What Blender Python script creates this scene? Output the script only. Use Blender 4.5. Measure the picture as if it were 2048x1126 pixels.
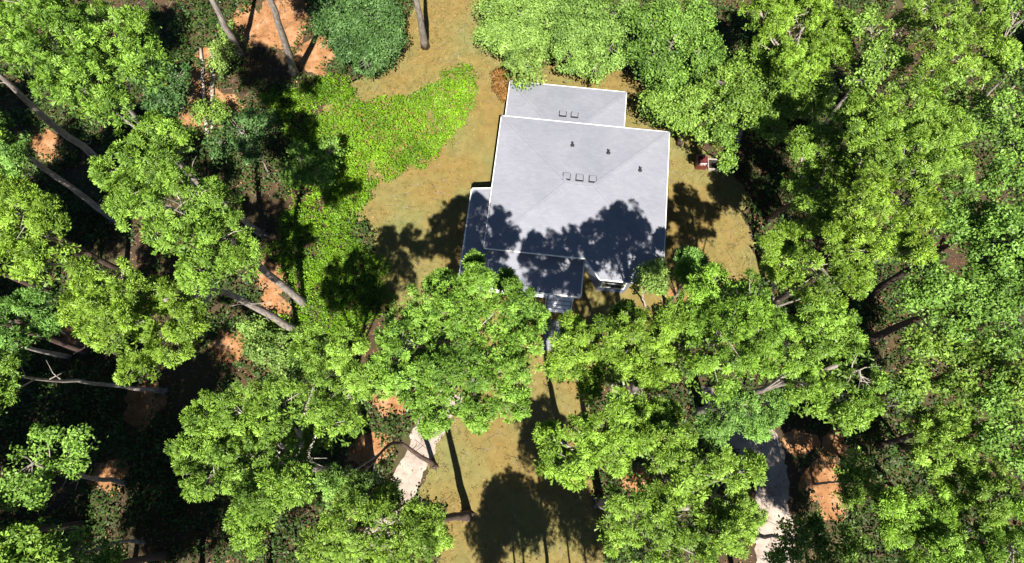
import bpy, bmesh, math
import numpy as np
from mathutils import Vector, Matrix

for o in list(bpy.data.objects):
    bpy.data.objects.remove(o, do_unlink=True)
SC = bpy.context.scene
COL = SC.collection

# ------------------------------------------------------------------ camera
FPX, PITCH, CAMH = 1300.0, math.radians(18.0), 39.0       # photo is 2048 x 1126
cam = bpy.data.cameras.new('camera')
cam.sensor_fit = 'HORIZONTAL'
cam.sensor_width = 36.0
cam.lens = 36.0 * FPX / 2048.0
cam.clip_end = 2000.0
cam_o = bpy.data.objects.new('camera', cam)
COL.objects.link(cam_o)
cam_o.location = (0, 0, CAMH)
cam_o.rotation_euler = (PITCH, 0, 0)
SC.camera = cam_o

# ------------------------------------------------------------------ sky and sun
SUN_EL, SUN_AZ = math.radians(57.0), math.radians(175.0)   # clockwise from +Y
world = bpy.data.worlds.new('World')
SC.world = world
world.use_nodes = True
nt = world.node_tree
sky = nt.nodes.new('ShaderNodeTexSky')
sky.sky_type = 'NISHITA'
sky.sun_disc = False
sky.sun_elevation = SUN_EL
sky.sun_rotation = SUN_AZ
sky.air_density = 0.5
sky.dust_density = 0.1
sky.ozone_density = 2.0
nt.links.new(sky.outputs[0], nt.nodes['Background'].inputs[0])
nt.nodes['Background'].inputs[1].default_value = 0.05
sun = bpy.data.lights.new('sun', 'SUN')
sun.energy = 5.0
sun.angle = math.radians(0.5)
sun.color = (1.0, 0.955, 0.88)
sun_o = bpy.data.objects.new('sun', sun)
COL.objects.link(sun_o)
S = Vector((math.sin(SUN_AZ) * math.cos(SUN_EL), math.cos(SUN_AZ) * math.cos(SUN_EL), math.sin(SUN_EL)))
sun_o.rotation_euler = S.to_track_quat('Z', 'Y').to_euler()
sun_o.location = S * 60

SC.view_settings.view_transform = 'Standard'
SC.view_settings.look = 'None'
SC.view_settings.gamma = 1.0
SC.view_settings.use_curve_mapping = False
SC.view_settings.exposure = 1.4
SC.cycles.max_bounces = 5
SC.cycles.diffuse_bounces = 2
SC.cycles.transparent_max_bounces = 4


# ------------------------------------------------------------------ helpers
def at(px, py, h=0.0):
    """the place at height h that the photograph shows at (px, py)"""
    u, v = (px - 1024.0) / FPX, (563.0 - py) / FPX
    d = np.array([u, v * math.cos(PITCH) + math.sin(PITCH), v * math.sin(PITCH) - math.cos(PITCH)])
    return np.array([0, 0, CAMH]) + d * ((CAMH - h) / -d[2])


def px_size(px, py, h):
    """metres per photo pixel there"""
    p = at(px, py, h)
    c = np.array([0, math.sin(PITCH), -math.cos(PITCH)])
    return float(np.dot(p - np.array([0, 0, CAMH]), c)) / FPX


def tag(o, label=None, cat=None, group=None, kind=None):
    if label: o['label'] = label
    if cat: o['category'] = cat
    if group: o['group'] = group
    if kind: o['kind'] = kind
    return o


def empty(name, loc=(0, 0, 0), rz=0.0):
    o = bpy.data.objects.new(name, None)
    o.empty_display_size = 0.2
    COL.objects.link(o)
    o.location = loc
    o.rotation_euler = (0, 0, rz)
    return o


def link(name, me, mat=None, parent=None, world_coords=False):
    o = bpy.data.objects.new(name, me)
    if mat is not None and not me.materials:
        me.materials.append(mat)
    COL.objects.link(o)
    if parent is not None:
        o.parent = parent
        if world_coords:       # mesh given in world space, parent only translated
            o.location = -Vector(parent.location)
    return o


def fast_mesh(name, V, F, tone=None, smooth=False, axis=None):
    """V (n,3), F (m,k) with k = 3 or 4; axis: the way each face's clump points (m,3)"""
    V = np.ascontiguousarray(V, dtype=np.float32)
    F = np.ascontiguousarray(F, dtype=np.int32)
    nrm = None
    if axis is not None:       # fluffy clumps: faces turned outwards, normals eased towards the clump's axis
        g = unit(np.cross(V[F[:, 2]] - V[F[:, 0]], V[F[:, F.shape[1] - 1]] - V[F[:, 1]]))
        flip = np.sum(g * axis, 1) < 0
        F[flip] = F[flip][:, ::-1]
        g[flip] *= -1
        nrm = np.repeat(unit(g * 0.7 + axis * 0.65), F.shape[1], axis=0)
        smooth = True
    m, k = F.shape
    me = bpy.data.meshes.new(name)
    me.vertices.add(len(V))
    me.vertices.foreach_set('co', V.ravel())
    me.loops.add(m * k)
    me.loops.foreach_set('vertex_index', F.ravel())
    me.polygons.add(m)
    me.polygons.foreach_set('loop_start', np.arange(0, m * k, k, dtype=np.int32))
    me.polygons.foreach_set('loop_total', np.full(m, k, dtype=np.int32))
    if smooth:
        me.polygons.foreach_set('use_smooth', np.ones(m, dtype=bool))
    me.update(calc_edges=True)
    if tone is not None:
        a = me.attributes.new('tone', 'FLOAT', 'POINT')
        a.data.foreach_set('value', np.ascontiguousarray(tone, dtype=np.float32))
    if nrm is not None:
        me.normals_split_custom_set(nrm)
    return me


class MB:
    """collects quads and triangles of ONE piece"""
    def __init__(self):
        self.v, self.f = [], []

    def add(self, vs, fs):
        n = len(self.v)
        self.v += [tuple(map(float, p)) for p in vs]
        self.f += [tuple(i + n for i in q) for q in fs]
        return self

    def box(self, x0, x1, y0, y1, z0, z1):
        vs = [(x, y, z) for z in (z0, z1) for y in (y0, y1) for x in (x0, x1)]
        return self.add(vs, [(0, 2, 3, 1), (4, 5, 7, 6), (0, 1, 5, 4), (2, 6, 7, 3), (0, 4, 6, 2), (1, 3, 7, 5)])

    def bar(self, a, b, w, h):
        """a bar with a w (level) by h (upright) section from a to b"""
        a, b = Vector(a), Vector(b)
        d = (b - a).normalized()
        s = d.cross(Vector((0, 0, 1)))
        if s.length < 1e-4: s = Vector((1, 0, 0))
        s = s.normalized() * (w / 2)
        u = s.cross(d).normalized() * (h / 2)
        vs = [p + i * s + j * u for p in (a, b) for i, j in ((-1, -1), (1, -1), (1, 1), (-1, 1))]
        return self.add(vs, [(3, 2, 1, 0), (4, 5, 6, 7), (0, 1, 5, 4), (1, 2, 6, 5), (2, 3, 7, 6), (3, 0, 4, 7)])

    def prism(self, poly, z0, z1):
        n = len(poly)
        vs = [(x, y, z0) for x, y in poly] + [(x, y, z1) for x, y in poly]
        fs = [tuple(range(n - 1, -1, -1)), tuple(range(n, 2 * n))]
        fs += [(i, (i + 1) % n, (i + 1) % n + n, i + n) for i in range(n)]
        return self.add(vs, fs)

    def tube(self, pts, rad, n=8, cap=True):
        V, F = tube(pts, rad, n, cap)
        return self.add(V, F)

    def build(self, name, mat, parent=None, bevel=0.0, smooth=False):
        me = bpy.data.meshes.new(name)
        me.from_pydata(self.v, [], self.f)
        if bevel:
            bm = bmesh.new()
            bm.from_mesh(me)
            bmesh.ops.bevel(bm, geom=list(bm.edges), offset=bevel, segments=1, affect='EDGES')
            bm.to_mesh(me)
            bm.free()
        if smooth:
            for p in me.polygons: p.use_smooth = True
        me.update()
        return link(name, me, mat, parent)


def tube(pts, rad, n=7, cap=True):
    pts = np.asarray(pts, float)
    V, F = [], []
    m = len(pts)
    for i in range(m):
        d = pts[min(i + 1, m - 1)] - pts[max(i - 1, 0)]
        d /= np.linalg.norm(d) + 1e-9
        a = np.cross(d, [0.31, 0.87, 0.2])
        a /= np.linalg.norm(a) + 1e-9
        b = np.cross(d, a)
        t = np.arange(n) * 2 * math.pi / n
        V += list(pts[i] + rad[i] * (np.outer(np.cos(t), a) + np.outer(np.sin(t), b)))
    for i in range(m - 1):
        for j in range(n):
            k = (j + 1) % n
            F.append((i * n + j, i * n + k, (i + 1) * n + k, (i + 1) * n + j))
    if cap:
        F.append(tuple(range(n - 1, -1, -1)))
        F.append(tuple((m - 1) * n + j for j in range(n)))
    return V, F


# ------------------------------------------------------------------ materials
def mat_new(name):
    m = bpy.data.materials.new(name)
    m.use_nodes = True
    n = m.node_tree.nodes
    return m, m.node_tree, n, n['Principled BSDF']


def coords(t, scale=(1, 1, 1), rot=0.0):
    c = t.nodes.new('ShaderNodeTexCoord')
    mp = t.nodes.new('ShaderNodeMapping')
    mp.inputs['Scale'].default_value = scale
    mp.inputs['Rotation'].default_value[2] = rot
    t.links.new(c.outputs['Object'], mp.inputs[0])
    return mp.outputs[0]


def noise(t, vec, scale, detail=5.0, rough=0.6):
    n = t.nodes.new('ShaderNodeTexNoise')
    n.inputs['Scale'].default_value = scale
    n.inputs['Detail'].default_value = detail
    n.inputs['Roughness'].default_value = rough
    t.links.new(vec, n.inputs['Vector'])
    return n.outputs['Fac']


def ramp(t, fac, stops):
    r = t.nodes.new('ShaderNodeValToRGB')
    e = r.color_ramp.elements
    while len(e) < len(stops): e.new(0.5)
    for k, (p, c) in enumerate(stops):
        e[k].position = p
        e[k].color = (*c, 1.0) if len(c) == 3 else c
    t.links.new(fac, r.inputs[0])
    return r.outputs[0]


def mix(t, fac, a, b, mode='MIX'):
    n = t.nodes.new('ShaderNodeMix')
    n.data_type = 'RGBA'
    n.blend_type = mode
    for sock, v in ((n.inputs[0], fac), (n.inputs[6], a), (n.inputs[7], b)):
        if hasattr(v, 'links'): t.links.new(v, sock)
        elif isinstance(v, (int, float)): sock.default_value = v
        else: sock.default_value = (*v, 1.0)
    return n.outputs[2]


def bump(t, bsdf, h, strength=0.5, dist=0.02):
    b = t.nodes.new('ShaderNodeBump')
    b.inputs['Strength'].default_value = strength
    b.inputs['Distance'].default_value = dist
    t.links.new(h, b.inputs['Height'])
    t.links.new(b.outputs[0], bsdf.inputs['Normal'])


def plain(name, c, rough=0.6, var=0.25, scale=6.0, metal=0.0, bmp=0.0):
    m, t, n, b = mat_new(name)
    v = coords(t)
    f = noise(t, v, scale)
    lo = tuple(x * (1 - var) for x in c)
    hi = tuple(min(1, x * (1 + var)) for x in c)
    t.links.new(ramp(t, f, [(0.3, lo), (0.7, hi)]), b.inputs['Base Color'])
    b.inputs['Roughness'].default_value = rough
    b.inputs['Metallic'].default_value = metal
    if bmp: bump(t, b, noise(t, v, scale * 6), bmp, 0.01)
    return m


def leaf_mat(name, dark, light, trans=0.2, rough=0.5, spec=0.28):
    """leaf colour differs from clump to clump (tone) and from plant to plant"""
    m, t, n, b = mat_new(name)
    at_ = n.new('ShaderNodeAttribute')
    at_.attribute_name = 'tone'
    info = n.new('ShaderNodeObjectInfo')
    c = ramp(t, at_.outputs['Fac'], [(0.0, dark), (0.85, light), (1.0, tuple(min(1, x * 1.4 + 0.008) for x in light))])  # last stop paints pale highlights into the leaf colour
    hsv = n.new('ShaderNodeHueSaturation')
    mr = n.new('ShaderNodeMapRange')
    mr.inputs['To Min'].default_value = 0.492
    mr.inputs['To Max'].default_value = 0.506
    t.links.new(info.outputs['Random'], mr.inputs[0])
    t.links.new(mr.outputs[0], hsv.inputs['Hue'])
    t.links.new(c, hsv.inputs['Color'])
    t.links.new(hsv.outputs[0], b.inputs['Base Color'])
    b.inputs['Roughness'].default_value = rough
    b.inputs['Specular IOR Level'].default_value = spec if trans <= 0.22 else 0.25
    tr = n.new('ShaderNodeBsdfTranslucent')
    t.links.new(hsv.outputs[0], tr.inputs['Color'])
    mx = n.new('ShaderNodeMixShader')
    mx.inputs[0].default_value = trans
    t.links.new(b.outputs[0], mx.inputs[1])
    t.links.new(tr.outputs[0], mx.inputs[2])
    t.links.new(mx.outputs[0], n['Material Output'].inputs[0])
    return m


M = {}
M['pine'] = leaf_mat('pine_needles', (0.042, 0.098, 0.010), (0.185, 0.315, 0.035))
M['pine_yellow'] = leaf_mat('yellow_pine_needles', (0.05, 0.105, 0.009), (0.19, 0.32, 0.030))  # needles of a yellower green
M['pine_cool'] = leaf_mat('cool_pine_needles', (0.042, 0.10, 0.018), (0.155, 0.29, 0.05))
M['oak'] = leaf_mat('broad_leaves', (0.05, 0.105, 0.014), (0.19, 0.33, 0.05), 0.25)
M['oak_olive'] = leaf_mat('olive_leaves', (0.055, 0.11, 0.014), (0.20, 0.325, 0.045), 0.25)
M['oak_pale'] = leaf_mat('pale_flat_leaves', (0.08, 0.145, 0.026), (0.20, 0.315, 0.06), 0.25)
M['blue'] = leaf_mat('deep_green_leaves', (0.024, 0.068, 0.016), (0.085, 0.17, 0.042), 0.25)
M['cover'] = leaf_mat('ground_cover_leaves', (0.03, 0.09, 0.004), (0.165, 0.315, 0.010), 0.25)
M['under'] = leaf_mat('undergrowth_leaves', (0.02, 0.05, 0.01), (0.07, 0.125, 0.022), 0.3)
M['red_leaf'] = leaf_mat('russet_leaves', (0.10, 0.045, 0.012), (0.24, 0.13, 0.03), 0.25)
M['straw'] = leaf_mat('dry_grass', (0.075, 0.08, 0.018), (0.30, 0.245, 0.09), 0.2)
M['litter'] = leaf_mat('leaf_litter', (0.07, 0.03, 0.012), (0.32, 0.17, 0.08), 0.1)


def bark(name, a, b_):
    m, t, n, b = mat_new(name)
    v = coords(t, (6, 6, 1.2))
    f = noise(t, v, 1.6, 8, 0.7)
    t.links.new(ramp(t, f, [(0.32, a), (0.62, b_)]), b.inputs['Base Color'])
    b.inputs['Roughness'].default_value = 0.9
    bump(t, b, f, 0.8, 0.04)
    return m


M['bark'] = bark('pine_bark', (0.085, 0.066, 0.054), (0.33, 0.28, 0.24))
M['bark_shaded'] = bark('shaded_bark', (0.03, 0.017, 0.012), (0.10, 0.06, 0.045))  # bark darkened to paint in the shade on these trunks
M['bark_pale'] = bark('pale_bark', (0.17, 0.14, 0.11), (0.42, 0.37, 0.31))


def ground_mat(name, bare):
    m, t, n, b = mat_new(name)
    v = coords(t)
    big, mid, fine = noise(t, v, 0.16, 4), noise(t, v, 1.1, 6, 0.7), noise(t, v, 14, 6, 0.7)
    if bare:
        c = ramp(t, mid, [(0.3, (0.16, 0.068, 0.022)), (0.5, (0.29, 0.135, 0.05)), (0.72, (0.43, 0.265, 0.15))])  # orange clay with the sunlight on the floor painted in
    else:
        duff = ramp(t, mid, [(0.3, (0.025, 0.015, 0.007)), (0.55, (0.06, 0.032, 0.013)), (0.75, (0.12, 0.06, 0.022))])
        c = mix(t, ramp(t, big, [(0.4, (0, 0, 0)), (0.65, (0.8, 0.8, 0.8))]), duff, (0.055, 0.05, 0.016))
    c = mix(t, 0.55, c, ramp(t, fine, [(0.3, (0.35, 0.33, 0.3)), (0.6, (1, 1, 1))]), 'MULTIPLY')
    t.links.new(c, b.inputs['Base Color'])
    b.inputs['Roughness'].default_value = 0.95
    bump(t, b, fine, 0.6, 0.05)
    return m


def lawn_mat():
    m, t, n, b = mat_new('dry_lawn')
    v = coords(t)
    big, mid, fine = noise(t, v, 0.22, 4), noise(t, v, 1.6, 6, 0.65), noise(t, v, 18, 6, 0.75)
    c1 = ramp(t, mid, [(0.28, (0.125, 0.088, 0.020)), (0.5, (0.172, 0.118, 0.029)), (0.75, (0.215, 0.15, 0.046))])
    c2 = ramp(t, mid, [(0.3, (0.11, 0.108, 0.028)), (0.7, (0.18, 0.168, 0.055))])
    c = mix(t, ramp(t, big, [(0.42, (0, 0, 0)), (0.64, (1, 1, 1))]), c1, c2)
    c = mix(t, 0.5, c, ramp(t, fine, [(0.3, (0.72, 0.70, 0.66)), (0.62, (1, 1, 1))]), 'MULTIPLY')
    t.links.new(c, b.inputs['Base Color'])
    b.inputs['Roughness'].default_value = 0.95
    bump(t, b, fine, 0.7, 0.05)
    return m


def concrete_mat(name, a, b_):
    m, t, n, b = mat_new(name)
    v = coords(t)
    big, fine = noise(t, v, 0.7, 6, 0.65), noise(t, v, 22, 5, 0.7)
    c = ramp(t, big, [(0.3, a), (0.7, b_)])
    spots = noise(t, v, 2.6, 6, 0.7)
    c = mix(t, 0.6, c, ramp(t, spots, [(0.36, (0.55, 0.5, 0.45)), (0.5, (1, 1, 1))]), 'MULTIPLY')
    c = mix(t, 0.35, c, ramp(t, fine, [(0.3, (0.6, 0.58, 0.55)), (0.6, (1, 1, 1))]), 'MULTIPLY')
    t.links.new(c, b.inputs['Base Color'])
    b.inputs['Roughness'].default_value = 0.9
    bump(t, b, fine, 0.3, 0.01)
    return m


def shingle_mat():
    m, t, n, b = mat_new('grey_shingles')
    v = coords(t)
    br = n.new('ShaderNodeTexBrick')
    br.offset = 0.5
    br.inputs['Scale'].default_value = 1.0
    br.inputs['Brick Width'].default_value = 0.32
    br.inputs['Row Height'].default_value = 0.145
    br.inputs['Mortar Size'].default_value = 0.008
    br.inputs['Color1'].default_value = (0.192, 0.197, 0.226, 1)
    br.inputs['Color2'].default_value = (0.213, 0.218, 0.248, 1)
    br.inputs['Mortar'].default_value = (0.185, 0.19, 0.215, 1)
    t.links.new(v, br.inputs['Vector'])
    stain = ramp(t, noise(t, v, 0.45, 6, 0.65), [(0.3, (0.84, 0.84, 0.86)), (0.7, (1.04, 1.03, 1.02))])
    grit = ramp(t, noise(t, v, 30, 4, 0.7), [(0.3, (0.84, 0.84, 0.84)), (0.65, (1.06, 1.06, 1.06))])
    c = mix(t, 1.0, br.outputs['Color'], stain, 'MULTIPLY')
    c = mix(t, 1.0, c, grit, 'MULTIPLY')
    t.links.new(c, b.inputs['Base Color'])
    b.inputs['Roughness'].default_value = 0.85
    bump(t, b, br.outputs['Fac'], -0.3, 0.01)
    return m


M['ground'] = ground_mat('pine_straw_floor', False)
M['clay'] = ground_mat('sun_toned_clay', True)
M['lawn'] = lawn_mat()
M['concrete'] = concrete_mat('pale_concrete', (0.22, 0.175, 0.145), (0.40, 0.335, 0.28))
M['slab'] = concrete_mat('grey_slab', (0.20, 0.20, 0.215), (0.31, 0.31, 0.33))
M['shingle'] = shingle_mat()
M['white'] = plain('white_trim', (0.72, 0.70, 0.66), 0.45, 0.06)
M['siding'] = plain('blue_grey_siding', (0.13, 0.15, 0.20), 0.6, 0.08, 2.0)
M['deck'] = plain('painted_boards', (0.78, 0.80, 0.88), 0.6, 0.1, 3.0)
M['vent'] = plain('grey_vent_metal', (0.17, 0.17, 0.18), 0.5, 0.1)
M['lead'] = plain('dark_pipe', (0.02, 0.02, 0.022), 0.5, 0.2)
M['maroon'] = plain('maroon_paint', (0.11, 0.022, 0.02), 0.45, 0.2, 8)
M['pinkish'] = plain('faded_pink_rim', (0.36, 0.20, 0.17), 0.5, 0.1)
M['soil'] = plain('dark_soil', (0.02, 0.016, 0.012), 0.95, 0.4, 9, 0, 0.8)
gm, gt, gn, gb = mat_new('window_glass')
gb.inputs['Base Color'].default_value = (0.02, 0.025, 0.03, 1)
gb.inputs['Roughness'].default_value = 0.05
M['glass'] = gm

# ------------------------------------------------------------------ ground, lawn, drives
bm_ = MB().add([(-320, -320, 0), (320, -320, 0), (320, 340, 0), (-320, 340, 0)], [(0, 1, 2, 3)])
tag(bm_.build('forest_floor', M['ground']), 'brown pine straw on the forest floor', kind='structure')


def rough_outline(pts, seed, amp=0.16, step=0.22):
    """a ground outline in metres with an uneven edge"""
    r = np.random.default_rng(seed)
    P = np.array([at(x, y)[:2] for x, y in pts])
    out = []
    for i in range(len(P)):
        a, b = P[i], P[(i + 1) % len(P)]
        n = max(1, int(np.linalg.norm(b - a) / step))
        for k in range(n): out.append(a + (b - a) * k / n)
    out = np.array(out)
    n = len(out)
    w = np.zeros((n, 2))
    for s, g in ((1, 0.6), (4, 0.8), (12, 1.2)):
        q = r.normal(size=(n, 2))
        ker = np.ones(s) / s
        q = np.stack([np.convolve(np.concatenate([q[-s:, j], q[:, j], q[:s, j]]), ker, 'same')[s:-s] for j in (0, 1)], 1)
        w += q * math.sqrt(s) * g * 0.5
    return out + w * amp


def sheet(name, outline, z, mat, label):
    bm = bmesh.new()
    f = bm.faces.new([bm.verts.new((x, y, z)) for x, y in outline])
    if f.normal.z < 0: f.normal_flip()
    bmesh.ops.triangulate(bm, faces=[f])
    bm.normal_update()
    for q in bm.faces:
        if q.normal.z < 0: q.normal_flip()
    me = bpy.data.meshes.new(name)
    bm.to_mesh(me)
    bm.free()
    return tag(link(name, me, mat), label, kind='structure')


LAWN = [(850, -90), (815, 60), (770, 130), (690, 165), (640, 250), (690, 420), (735, 440), (762, 560), (775, 640),
        (800, 720), (860, 830), (890, 850), (832, 985), (880, 1010), (880, 1230), (900, 1600), (1240, 1600), (1225, 1230), (1200, 1040), (1190, 900),
        (1185, 800), (1230, 720), (1310, 650), (1330, 585), (1375, 560), (1420, 560), (1535, 560), (1520, 520), (1490, 500), (1512, 470), (1480, 430), (1503, 390),
        (1460, 345), (1400, 285), (1345, 240), (1290, 170), (1240, 130), (1010, 120), (975, 60), (960, -90)]
sheet('lawn', rough_outline(LAWN, 3, 0.26), 0.006, M['lawn'], 'dry yellow brown lawn around the house')
sheet('driveway', rough_outline([(560, 1500), (700, 1120), (765, 985), (820, 880), (850, 800), (930, 790), (893, 856), (833, 984), (775, 1120), (650, 1500)], 5, 0.12), 0.012,
      M['concrete'], 'pale concrete drive at the left edge of the front lawn')
sheet('driveway', rough_outline([(1540, 1600), (1520, 1200), (1515, 1040), (1500, 930), (1440, 880), (1405, 850), (1400, 780), (1440, 775),
                                 (1500, 800), (1555, 865), (1580, 950), (1592, 1050), (1600, 1200), (1630, 1600)], 6, 0.16), 0.010,
      M['concrete'], 'pale concrete drive curving under the trees on the right')
sheet('drive_lit_piece', rough_outline([(1222, 748), (1285, 752), (1290, 812), (1225, 808)], 8, 0.04), 0.010, M['concrete'], 'small pale lit piece of the right drive under the spreading pine')  # lit end of the right drive; the shaded stretch between is cut out

SUN_PATCHES = [(398, 165, 30), (418, 115, 22), (385, 235, 24), (630, 110, 36), (560, 45, 55), (545, 560, 30), (550, 610, 25), (430, 220, 45), (290, 800, 32), (220, 950, 32), (455, 695, 32), (150, 665, 32), (1345, 575, 40), (1300, 880, 30), (1295, 965, 36), (280, 830, 26),
        (1640, 960, 40), (1665, 890, 26), (780, 800, 32), (95, 290, 30), (1600, 885, 26), (740, 900, 36), (1370, 290, 22), (1665, 1010, 30), (500, 60, 40)]  # sunlit spots of the floor, painted as paler orange clay
for i, (x, y, rr) in enumerate(SUN_PATCHES):
    out = [(x + rr * 1.15 * math.cos(a) * (1 + 0.25 * math.sin(2 * a + i)), y + rr * 1.1 * math.sin(a) * (1 + 0.2 * math.cos(3 * a + i))) for a in np.linspace(0, 6.283, 13)[:-1]]
    sheet('sun_toned_soil', rough_outline(out, 70 + i, 0.12, 0.12), 0.0022 + 0.00012 * i, M['clay'], 'patch of bare orange clay with sunlight painted into its colour')

# ------------------------------------------------------------------ the house
YAW = math.radians(-6.43)
house = empty('house', (-1.63, 13.58, 0), YAW)
tag(house, 'single storey house with pale grey hip roofs and a wraparound porch', 'house')
W, D = 10.43, 8.85
EZ, PITCHR = 3.6, 0.14


def hp(name, mb, mat, parent=None, bevel=0.0):
    return mb.build(name, mat, parent or house, bevel)


def slab_roof(name, faces, parent, th=0.10):
    """sloping roof faces given as point lists, with a thickness"""
    mb = MB()
    for f in faces:
        n = len(f)
        top = [(x, y, z) for x, y, z in f]
        bot = [(x, y, z - th) for x, y, z in f]
        mb.add(top + bot, [tuple(range(n)), tuple(range(2 * n - 1, n - 1, -1))] +
               [(i, i + n, (i + 1) % n + n, (i + 1) % n) for i in range(n)])
    return mb.build(name, M['shingle'], parent)


hd = D / 2
RZ = EZ + hd * PITCHR
r0, r1 = (hd, hd, RZ), (W - hd, hd, RZ)
bz = EZ - 1.12 * PITCHR
BAY = [(5.92, 0, EZ), (6.86, -1.12, bz), (8.95, -1.12, bz), (9.85, 0, EZ)]
roof = slab_roof('main_roof', [
    [(0, 0, EZ), BAY[0], BAY[3], (W, 0, EZ), r1, r0],
    [(W, D, EZ), (0, D, EZ), r0, r1],
    [(0, D, EZ), (0, 0, EZ), r0],
    [(W, 0, EZ), (W, D, EZ), r1],
    [BAY[0], BAY[1], BAY[2], BAY[3]]], house)
roof['label'] = 'large pale grey shingled hip roof'
# ridge and hip caps
for a, b in ((r0, r1), ((0, 0, EZ), r0), ((0, D, EZ), r0), ((W, 0, EZ), r1), ((W, D, EZ), r1)):
    a, b = Vector(a), Vector(b)
    MB().bar(a + Vector((0, 0, 0.012)), b + Vector((0, 0, 0.012)), 0.17, 0.03).build('ridge_cap', M['shingle'], roof)
# white drip edges and gutters
for a, b in (((0, 0), BAY[0][:2]), (BAY[3][:2], (W, 0)), ((W, 0), (W, D)), ((W, D), (0, D)), ((0, D), (0, 0))):
    d = Vector((b[0] - a[0], b[1] - a[1], 0)).normalized()
    s = Vector((d.y, -d.x, 0)) * 0.026
    MB().bar(Vector((*a, EZ - 0.05)) + s, Vector((*b, EZ - 0.05)) + s, 0.045, 0.11).build('gutter', M['white'], roof)
for a, b in zip(BAY[:-1], BAY[1:]):
    d = Vector((b[0] - a[0], b[1] - a[1], 0)).normalized()
    s = Vector((d.y, -d.x, 0)) * 0.026
    MB().bar(Vector(a) + s - Vector((0, 0, 0.05)), Vector(b) + s - Vector((0, 0, 0.05)), 0.045, 0.10).build('gutter', M['white'], roof)


def roof_z(y):
    return EZ + (y if y < hd else D - y) * PITCHR


def box_vent(x, y, parent, zf, slope):
    """a low square vent with a hood and a dark throat"""
    z = zf(y)
    rot = math.atan(slope)
    v = MB().box(-0.24, 0.24, -0.24, 0.24, 0.0, 0.015).build('roof_vent', M['lead'], parent)
    v.location = (x, y, z + 0.006)
    v.rotation_euler = (rot, 0, 0)
    MB().box(-0.15, 0.15, -0.15, 0.15, 0.02, 0.09).build('vent_throat', M['lead'], v)
    MB().box(-0.20, 0.20, -0.19, 0.21, 0.09, 0.12).build('vent_hood', M['shingle'], v, 0.01)


for x in (4.36, 5.14, 5.92):
    box_vent(x, hd + 0.38, roof, roof_z, -PITCHR)


def pipe(x, y, z):
    v = MB().tube([(0, 0, -0.05), (0, 0, 0.38)], [0.045, 0.045], 8).build('vent_pipe', M['lead'], roof)
    v.location = (x, y, z)
    MB().tube([(0, 0, 0.0), (0, 0, 0.10)], [0.14, 0.055], 8).build('flashing', M['lead'], v)


def house_xy(px, py, z):
    p = at(px, py, z) - np.array([-1.63, 13.58, 0])
    c, s = math.cos(YAW), math.sin(YAW)
    return (p[0] * c + p[1] * s, -p[0] * s + p[1] * c)


for px, py in ((1147, 278), (1220, 294)):
    x, y = house_xy(px, py, 4.6)
    pipe(x, y, roof_z(y))
x, y = house_xy(1284, 330, 4.5)
pipe(x, y, EZ + (W - x) * PITCHR)

# back wing
BX0, BX1, BY1, BEZ = 0.18, 7.72, 11.95, 2.85
bs = 0.18
bzr = BEZ + (BY1 - D) * bs
back = slab_roof('back_roof', [
    [(BX1, BY1, BEZ), (BX0, BY1, BEZ), (BX0 + 3.1, D - 0.5, bzr + 0.5 * bs), (BX1 - 3.1, D - 0.5, bzr + 0.5 * bs)],
    [(BX0, BY1, BEZ), (BX0, D - 0.5, BEZ), (BX0 + 3.1, D - 0.5, bzr + 0.5 * bs)],
    [(BX1, D - 0.5, BEZ), (BX1, BY1, BEZ), (BX1 - 3.1, D - 0.5, bzr + 0.5 * bs)]], house)
back['label'] = 'lower pale grey roof of the back wing'
for a, b in (((BX1, D - 0.3), (BX1, BY1)), ((BX1, BY1), (BX0, BY1)), ((BX0, BY1), (BX0, D - 0.3))):
    d = Vector((b[0] - a[0], b[1] - a[1], 0)).normalized()
    s = Vector((d.y, -d.x, 0)) * 0.026
    MB().bar(Vector((*a, BEZ - 0.05)) + s, Vector((*b, BEZ - 0.05)) + s, 0.045, 0.11).build('gutter', M['white'], back)
for a, b in (((BX0, BY1, BEZ), (BX0 + 3.1, D - 0.5, bzr + 0.5 * bs)), ((BX1, BY1, BEZ), (BX1 - 3.1, D - 0.5, bzr + 0.5 * bs))):
    MB().bar(Vector(a) + Vector((0, 0, 0.012)), Vector(b) + Vector((0, 0, 0.012)), 0.17, 0.03).build('ridge_cap', M['shingle'], back)
for x in (3.78, 4.52):
    box_vent(x, 9.62, back, lambda y: BEZ + (BY1 - y) * bs, -bs)

# walls
hp('wall', MB().box(0.45, W - 0.45, 0.45, D - 0.45, 0.3, EZ - 0.05), M['siding'])
hp('foundation', MB().box(0.5, W - 0.5, 0.5, D - 0.5, 0.0, 0.32), M['slab'])
hp('wall', MB().box(BX0 + 0.4, BX1 - 0.4, D - 0.44, BY1 - 0.4, 0.0, BEZ - 0.05), M['siding'])
bay_in = [(6.30, 0.46), (7.05, -0.72), (8.75, -0.72), (9.50, 0.46)]
hp('bay_wall', MB().prism(bay_in, 0.0, bz + 0.02), M['siding'])


def window(x0, x1, y, z0, z1, face=-1):
    """a sash window on a wall that faces -y (or +y)"""
    w = empty('window', (0, 0, 0))
    w.parent = house
    yo = y + face * 0.02
    MB().box(x0, x1, min(y, yo), max(y, yo), z0, z1).build('pane', M['glass'], w)
    fr = MB()
    for a, b, c, d in ((x0 - .08, x1 + .08, z1, z1 + .09), (x0 - .08, x1 + .08, z0 - .09, z0), (x0 - .08, x0, z0, z1), (x1, x1 + .08, z0, z1),
                       (x0, x1, (z0 + z1) / 2 - .025, (z0 + z1) / 2 + .025)):
        fr.box(a, b, min(y, y + face * 0.05), max(y, y + face * 0.05), c, d)
    fr.build('window_frame', M['white'], w)


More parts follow.
